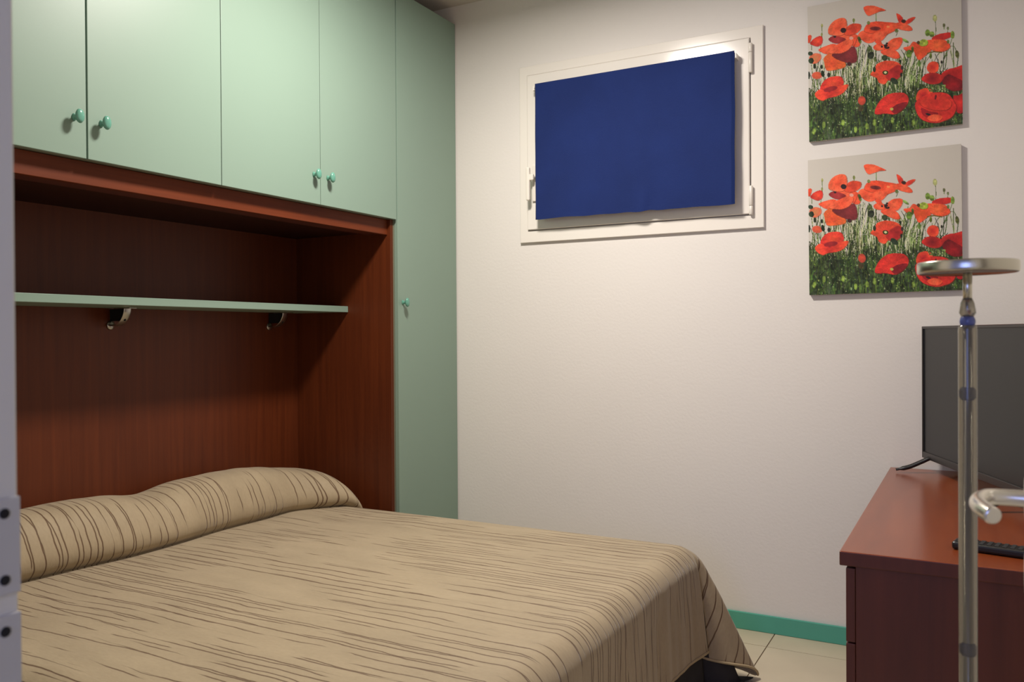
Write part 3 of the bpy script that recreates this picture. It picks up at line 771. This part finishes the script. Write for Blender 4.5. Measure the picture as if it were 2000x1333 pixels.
petal([(705, 977), (720, 920), (760, 860), (820, 815), (900, 800), (962, 805), (996, 845), (985, 900), (940, 952), (880, 985), (800, 980), (740, 987)], DRED, (226, 60, 50), nz=.05)
petal([(850, 940), (900, 900), (980, 880), (960, 930), (920, 965), (870, 975)], (132, 30, 38)); ell(852, 942, 15, 12, (190, 180, 90))
petal([(1065, 830), (1090, 780), (1150, 760), (1200, 780), (1192, 832), (1110, 862), (1070, 872)], RED, CRIM)
petal([(1055, 910), (1080, 860), (1150, 815), (1250, 795), (1340, 810), (1390, 870), (1412, 930), (1380, 1000), (1320, 1035), (1240, 1057), (1150, 1045), (1085, 1000)], DRED, (222, 58, 48), (1230, 900), nz=.02)
petal([(1110, 930), (1180, 960), (1250, 972), (1230, 990), (1170, 1010), (1120, 985)], (150, 30, 38), CRIM); petal([(1160, 1015), (1220, 985), (1292, 1005), (1260, 1042), (1190, 1042)], RED, RED2); ell(1232, 838, 9, 24, (96, 30, 34), rot=.15); ell(1168, 985, 24, 10, DK, rot=.3); petal([(1100, 880), (1160, 840), (1240, 860), (1300, 830), (1370, 880), (1340, 940), (1240, 950), (1130, 920)], (222, 62, 48), (204, 50, 44), nz=0)
for k in range(60):
    ell(1170+rng.rand()*150, 735+rng.rand()*50, 7, 9, jit([(100, 124, 62), (70, 90, 48), (150, 160, 110)][rng.randint(3)], 8))
for (x, y, rx, ry, c, ro) in ((238, 222, 9, 17, OLV, 0), (238, 300, 8, 16, OLV, 0), (515, 175, 11, 18, OLV, 0), (645, 196, 14, 16, OLV, 0), (1223, 152, 20, 30, (176, 176, 116), 0), (1303, 214, 12, 19, (118, 120, 80), 0),
        (1337, 240, 10, 15, (104, 112, 74), 0), (968, 350, 32, 13, (116, 138, 74), .5), (1418, 464, 18, 34, (112, 122, 62), -.15), (140, 466, 22, 18, DG, 0), (148, 528, 24, 26, DG, 0), (178, 575, 12, 25, (60, 74, 48), 0),
        (568, 345, 14, 34, (104, 120, 54), -.3), (655, 420, 14, 28, (92, 108, 60), .1), (668, 478, 28, 34, (50, 60, 40), .5), (788, 500, 26, 26, (54, 68, 42), 0), (924, 530, 9, 15, DG, 0), (938, 585, 9, 20, (60, 40, 40), 0), (934, 645, 11, 20, DG, 0),
        (706, 512, 13, 24, (98, 116, 62), 0), (1000, 462, 26, 36, (112, 142, 58), .2), (1030, 425, 12, 30, (112, 134, 58), 0), (1088, 545, 14, 30, (96, 122, 56), 0), (1282, 533, 9, 13, DK, 0), (250, 640, 16, 30, DG, -.2), (303, 650, 14, 22, (50, 44, 40), 0), (240, 580, 11, 20, DG, 0),
        (130, 655, 10, 34, DG, 0), (872, 700, 38, 24, (40, 52, 34), .6), (700, 600, 12, 26, DG, 0), (1340, 355, 11, 18, (106, 126, 60), 0), (1188, 480, 12, 26, (110, 130, 58), 0), (480, 555, 20, 18, (58, 30, 34), 0)):
    ell(x, y, rx, ry, jit(c, 5), None, ro)
def vnoise(step):
    n = int(1/step)+3; g_ = rng.rand(n, n); x = GU/step; y = GV/step; xi = x.astype(int); yi = y.astype(int); fx = x-xi; fy = y-yi
    fx = fx*fx*(3-2*fx); fy = fy*fy*(3-2*fy)
    return (g_[yi, xi]*(1-fx)+g_[yi, xi+1]*fx)*(1-fy)+(g_[yi+1, xi]*(1-fx)+g_[yi+1, xi+1]*fx)*fy-.5
msk = np.clip(np.abs(IMG-np.array((200, 198, 190))).sum(-1)/100-.4, 0, 1)
isg = (IMG[..., 1] > IMG[..., 0]*.95).astype(float)
IMG = IMG*(1+(msk*(.22*vnoise(.05)+.16*vnoise(.018)+.10*vnoise(.007))+msk*isg*(.45*vnoise(.06)+.5*vnoise(.014)-.06))[..., None])
IMG = np.clip(IMG, 0, 255)
PW, PH = .4946, .4932; PT = .018
s_ = IMG/255; LIN = np.where(s_ <= .04045, s_/12.92, ((s_+.055)/1.055)**2.4)
def print_mesh():
    me = bpy.data.meshes.new('printed_picture')
    X = (GU-.5)*PW; Z = (1-GV)*PH-PH/2
    co_ = np.stack([X, np.full_like(X, -PT-.0003), Z], -1).reshape(-1, 3)
    idx = np.arange((NX+1)*(NY+1)).reshape(NY+1, NX+1)
    fs = np.stack([idx[:-1, :-1], idx[1:, :-1], idx[1:, 1:], idx[:-1, 1:]], -1).reshape(-1, 4)
    me.vertices.add(len(co_)); me.vertices.foreach_set('co', co_.ravel().astype(np.float32))
    me.loops.add(fs.size); me.loops.foreach_set('vertex_index', fs.ravel().astype(np.int32))
    me.polygons.add(len(fs)); me.polygons.foreach_set('loop_start', np.arange(0, fs.size, 4, dtype=np.int32)); me.polygons.foreach_set('loop_total', np.full(len(fs), 4, np.int32))
    me.update(calc_edges=True)
    ca = me.color_attributes.new('print', 'FLOAT_COLOR', 'POINT')
    ca.data.foreach_set('color', np.concatenate([LIN.reshape(-1, 3), np.ones((len(co_), 1))], 1).ravel().astype(np.float32))
    m = mat('printed_canvas', (200, 200, 200), .7, spec=.3, bump=.25, bscale=600); n = m.node_tree.nodes
    a = n.new('ShaderNodeAttribute'); a.attribute_name = 'print'; m.node_tree.links.new(a.outputs['Color'], n['Principled BSDF'].inputs['Base Color'])
    me.materials.append(m); return me
PM = print_mesh()
def canvas(cx, cz, tilt, label):
    t = empty('canvas_picture', (cx, B, cz), label, 'picture', 'poppy canvases beside the window')
    c = obj('canvas', bx(-PW/2, PW/2, -PT, -.001, -PH/2, PH/2, bev=.0015), M_CANVAS); c.parent = t
    p = bpy.data.objects.new('printed_picture', PM); C.objects.link(p); p.parent = t
    t.rotation_euler = (0, -tilt, 0)
    return t
PCX = (-.523-.0284)/2
canvas(PCX, 1.8307+PH/2-.001, .009, 'upper of the two square canvases printed with red poppies, near the ceiling')
canvas(PCX-.001, 1.2711+PH/2-.001, .008, 'lower of the two square red poppy canvases, above the television')

# ================================================================== dresser
DXL, DY0, DHT = -.2534, 1.9347, .6567; DXR = .235; DY1 = B-.013
ds = empty('dresser', ((DXL+DXR)/2, (DY0+DY1)/2, 0), 'reddish cherry wood chest of drawers under the television', 'dresser')
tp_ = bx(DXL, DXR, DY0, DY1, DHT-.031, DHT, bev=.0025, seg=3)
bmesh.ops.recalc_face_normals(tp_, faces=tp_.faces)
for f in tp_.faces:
    if f.normal.z < .5: f.material_index = 1        # shade on the edges painted in with the darker cherry
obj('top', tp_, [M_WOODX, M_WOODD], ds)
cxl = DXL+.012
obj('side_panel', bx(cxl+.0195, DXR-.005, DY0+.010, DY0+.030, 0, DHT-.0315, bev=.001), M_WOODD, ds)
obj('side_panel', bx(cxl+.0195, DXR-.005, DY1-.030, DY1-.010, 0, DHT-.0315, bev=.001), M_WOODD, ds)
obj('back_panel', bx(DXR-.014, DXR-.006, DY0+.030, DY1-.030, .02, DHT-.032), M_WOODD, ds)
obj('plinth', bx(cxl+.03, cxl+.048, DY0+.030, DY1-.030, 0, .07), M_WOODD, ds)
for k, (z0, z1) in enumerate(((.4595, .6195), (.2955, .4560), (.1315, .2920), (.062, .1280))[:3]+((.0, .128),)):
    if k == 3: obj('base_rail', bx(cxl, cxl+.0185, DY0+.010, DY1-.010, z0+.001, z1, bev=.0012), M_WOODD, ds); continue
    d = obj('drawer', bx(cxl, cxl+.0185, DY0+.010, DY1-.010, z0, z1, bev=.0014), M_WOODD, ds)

# ------------------------------------------------------------------ television
ang = math.radians(22.0)
dv = Vector((-math.sin(ang), math.cos(ang), 0))      # along the screen, away from camera
nv = Vector((-math.cos(ang), -math.sin(ang), 0))     # screen normal
TW, TH = .728, .447
far = Vector((-.1515, 3.188, 0)); TC = far-dv*(TW/2)
MT = Matrix((( -dv.x, -nv.x, 0, TC.x), (-dv.y, -nv.y, 0, TC.y), (0, 0, 1, DHT), (0, 0, 0, 1)))
# local axes: x = along screen towards the camera, y = behind the screen, z up
tv = bpy.data.objects.new('television', None); C.objects.link(tv)
tv.matrix_world = MT; tv.location = MT.translation; tv.rotation_euler = MT.to_euler()
tag(tv, 'dark flat-screen television standing at an angle on the dresser', 'television')
def tvp(name, bm, m, par=None, **k):
    o = obj(name, bm, m, None, **k); o.parent = par or tv; return o
Z0 = .0462
bm = frame(bmesh.new(), -TW/2, TW/2, Z0, Z0+TH, -TW/2+.010, TW/2-.010, Z0+.022, Z0+TH-.009, 0, .02, .0015)
tvp('bezel', bm, M_BEZEL)
bm = bx(-TW/2+.002, TW/2-.002, .010, .028, Z0+.002, Z0+TH-.002, bev=.002); box(bm, -TW/2+.12, TW/2-.12, .028, .055, Z0+.03, Z0+.25, bev=.008)
tvp('back_cover', bm, M_BEZEL)
tvp('screen', bx(-TW/2+.009, TW/2-.009, .0045, .010, Z0+.021, Z0+TH-.008), M_SCREEN)
for fx, s in ((-.305, -1), (.305, 1)):
    st = [(fx+s*.018, -.098, .006), (fx+s*.010, -.060, .016), (fx+s*.004, -.020, .035), (fx, .006, .048), (fx, .030, .047), (fx+s*.006, .060, .028), (fx+s*.010, .100, .012), (fx+s*.014, .128, .006)]
    st = [(p[0], min(p[1], .128), p[2]+.004) for p in st]
    tvp('foot', tube(catmull(st, 5), [.0062]*3+[.0105]*(7*5+1-3), 12, flat=.7), M_BLACK)

# ------------------------------------------------------------------ remote control
rm = empty('remote_control', (.047, 2.066, DHT), 'black remote control lying on the front edge of the dresser', 'remote', rz=-.19)
def rmp(name, bm, m): o = obj(name, bm, m, None); o.parent = rm; return o
rmp('body', bx(-.085, .085, -.0235, .0235, .0005, .0185, bev=.006, seg=3), M_BLACK)
for i in range(10):
    for j in range(3):
        rmp('button', bx(-.072+i*.0145-.0045, -.072+i*.0145+.0045, -.0135+j*.0135-.004, -.0135+j*.0135+.004, .0180, .0202, bev=.0012, seg=1), M_RUBBER)

# ------------------------------------------------------------------ slim stand with disc head
SYD = 1.30
st = empty('metal_stand', (-.0065, SYD, 0), 'slender stand with round brushed nickel disc on top and clear tube stem', 'stand')
tz = Matrix.Translation((-.0055, SYD, 0))
def stp(name, prof, m, seg=40, par=None): return obj(name, lathe(prof, seg, tz), m, par or st)
stp('base', [(0, 0), (.11, 0), (.11, .008), (.105, .011), (.02, .013), (.02, .03), (0, .03)], M_NICKEL)
ZD = 1.2085
stp('disc_head', [(0, ZD+.001), (.0585, ZD+.001), (.0595, ZD), (.0618, ZD+.0015), (.0622, ZD+.004), (.0622, ZD+.0135), (.0612, ZD+.0155), (.056, ZD+.0145), (0, ZD+.0135)], M_NICKEL, 64)
stp('neck', [(0, 1.172), (.0058, 1.172), (.0058, ZD), (0, ZD)], M_NICKEL)
o = stp('collar', [(0, 1.148), (.0070, 1.148), (.0105, 1.155), (.0085, 1.168), (.0055, 1.1755), (0, 1.1755)], M_CLEAR)
o = stp('ball', [(.010*math.sin(PI*k/10)+0, 1.143-.011*math.cos(PI*k/10)) for k in range(11)], M_BLUEP, 24)
o = stp('clear_tube', [(.0080, .03), (.0116, .03), (.0116, 1.133), (.0108, 1.138), (.0080, 1.138)], M_CLEAR, 32)
stp('inner_rod', [(0, .03), (.0042, .03), (.0042, 1.134), (0, 1.134)], M_STEEL, 20)
for zz in (1.045, .698):
    stp('spacer', [(0, zz-.009), (.005, zz-.009), (.0078, zz-.004), (.0078, zz+.004), (.005, zz+.009), (0, zz+.009)], M_BLUEP, 24)

# ------------------------------------------------------------------ ceiling lamp (above the frame; its glow is the light at the top of the script)
cl = empty('ceiling_lamp', (LAMP.x, LAMP.y, CEIL), 'round flush ceiling lamp over the bed, above the picture', 'lamp')
obj('lamp_base', lathe([(0, CEIL-.0005), (.14, CEIL-.0005), (.15, CEIL-.02), (.15, LAMP.z-.004), (.142, LAMP.z-.004), (.142, LAMP.z+.02), (0, LAMP.z+.02)], 48, Matrix.Translation((LAMP.x, LAMP.y, 0))), M_SHADE, cl)
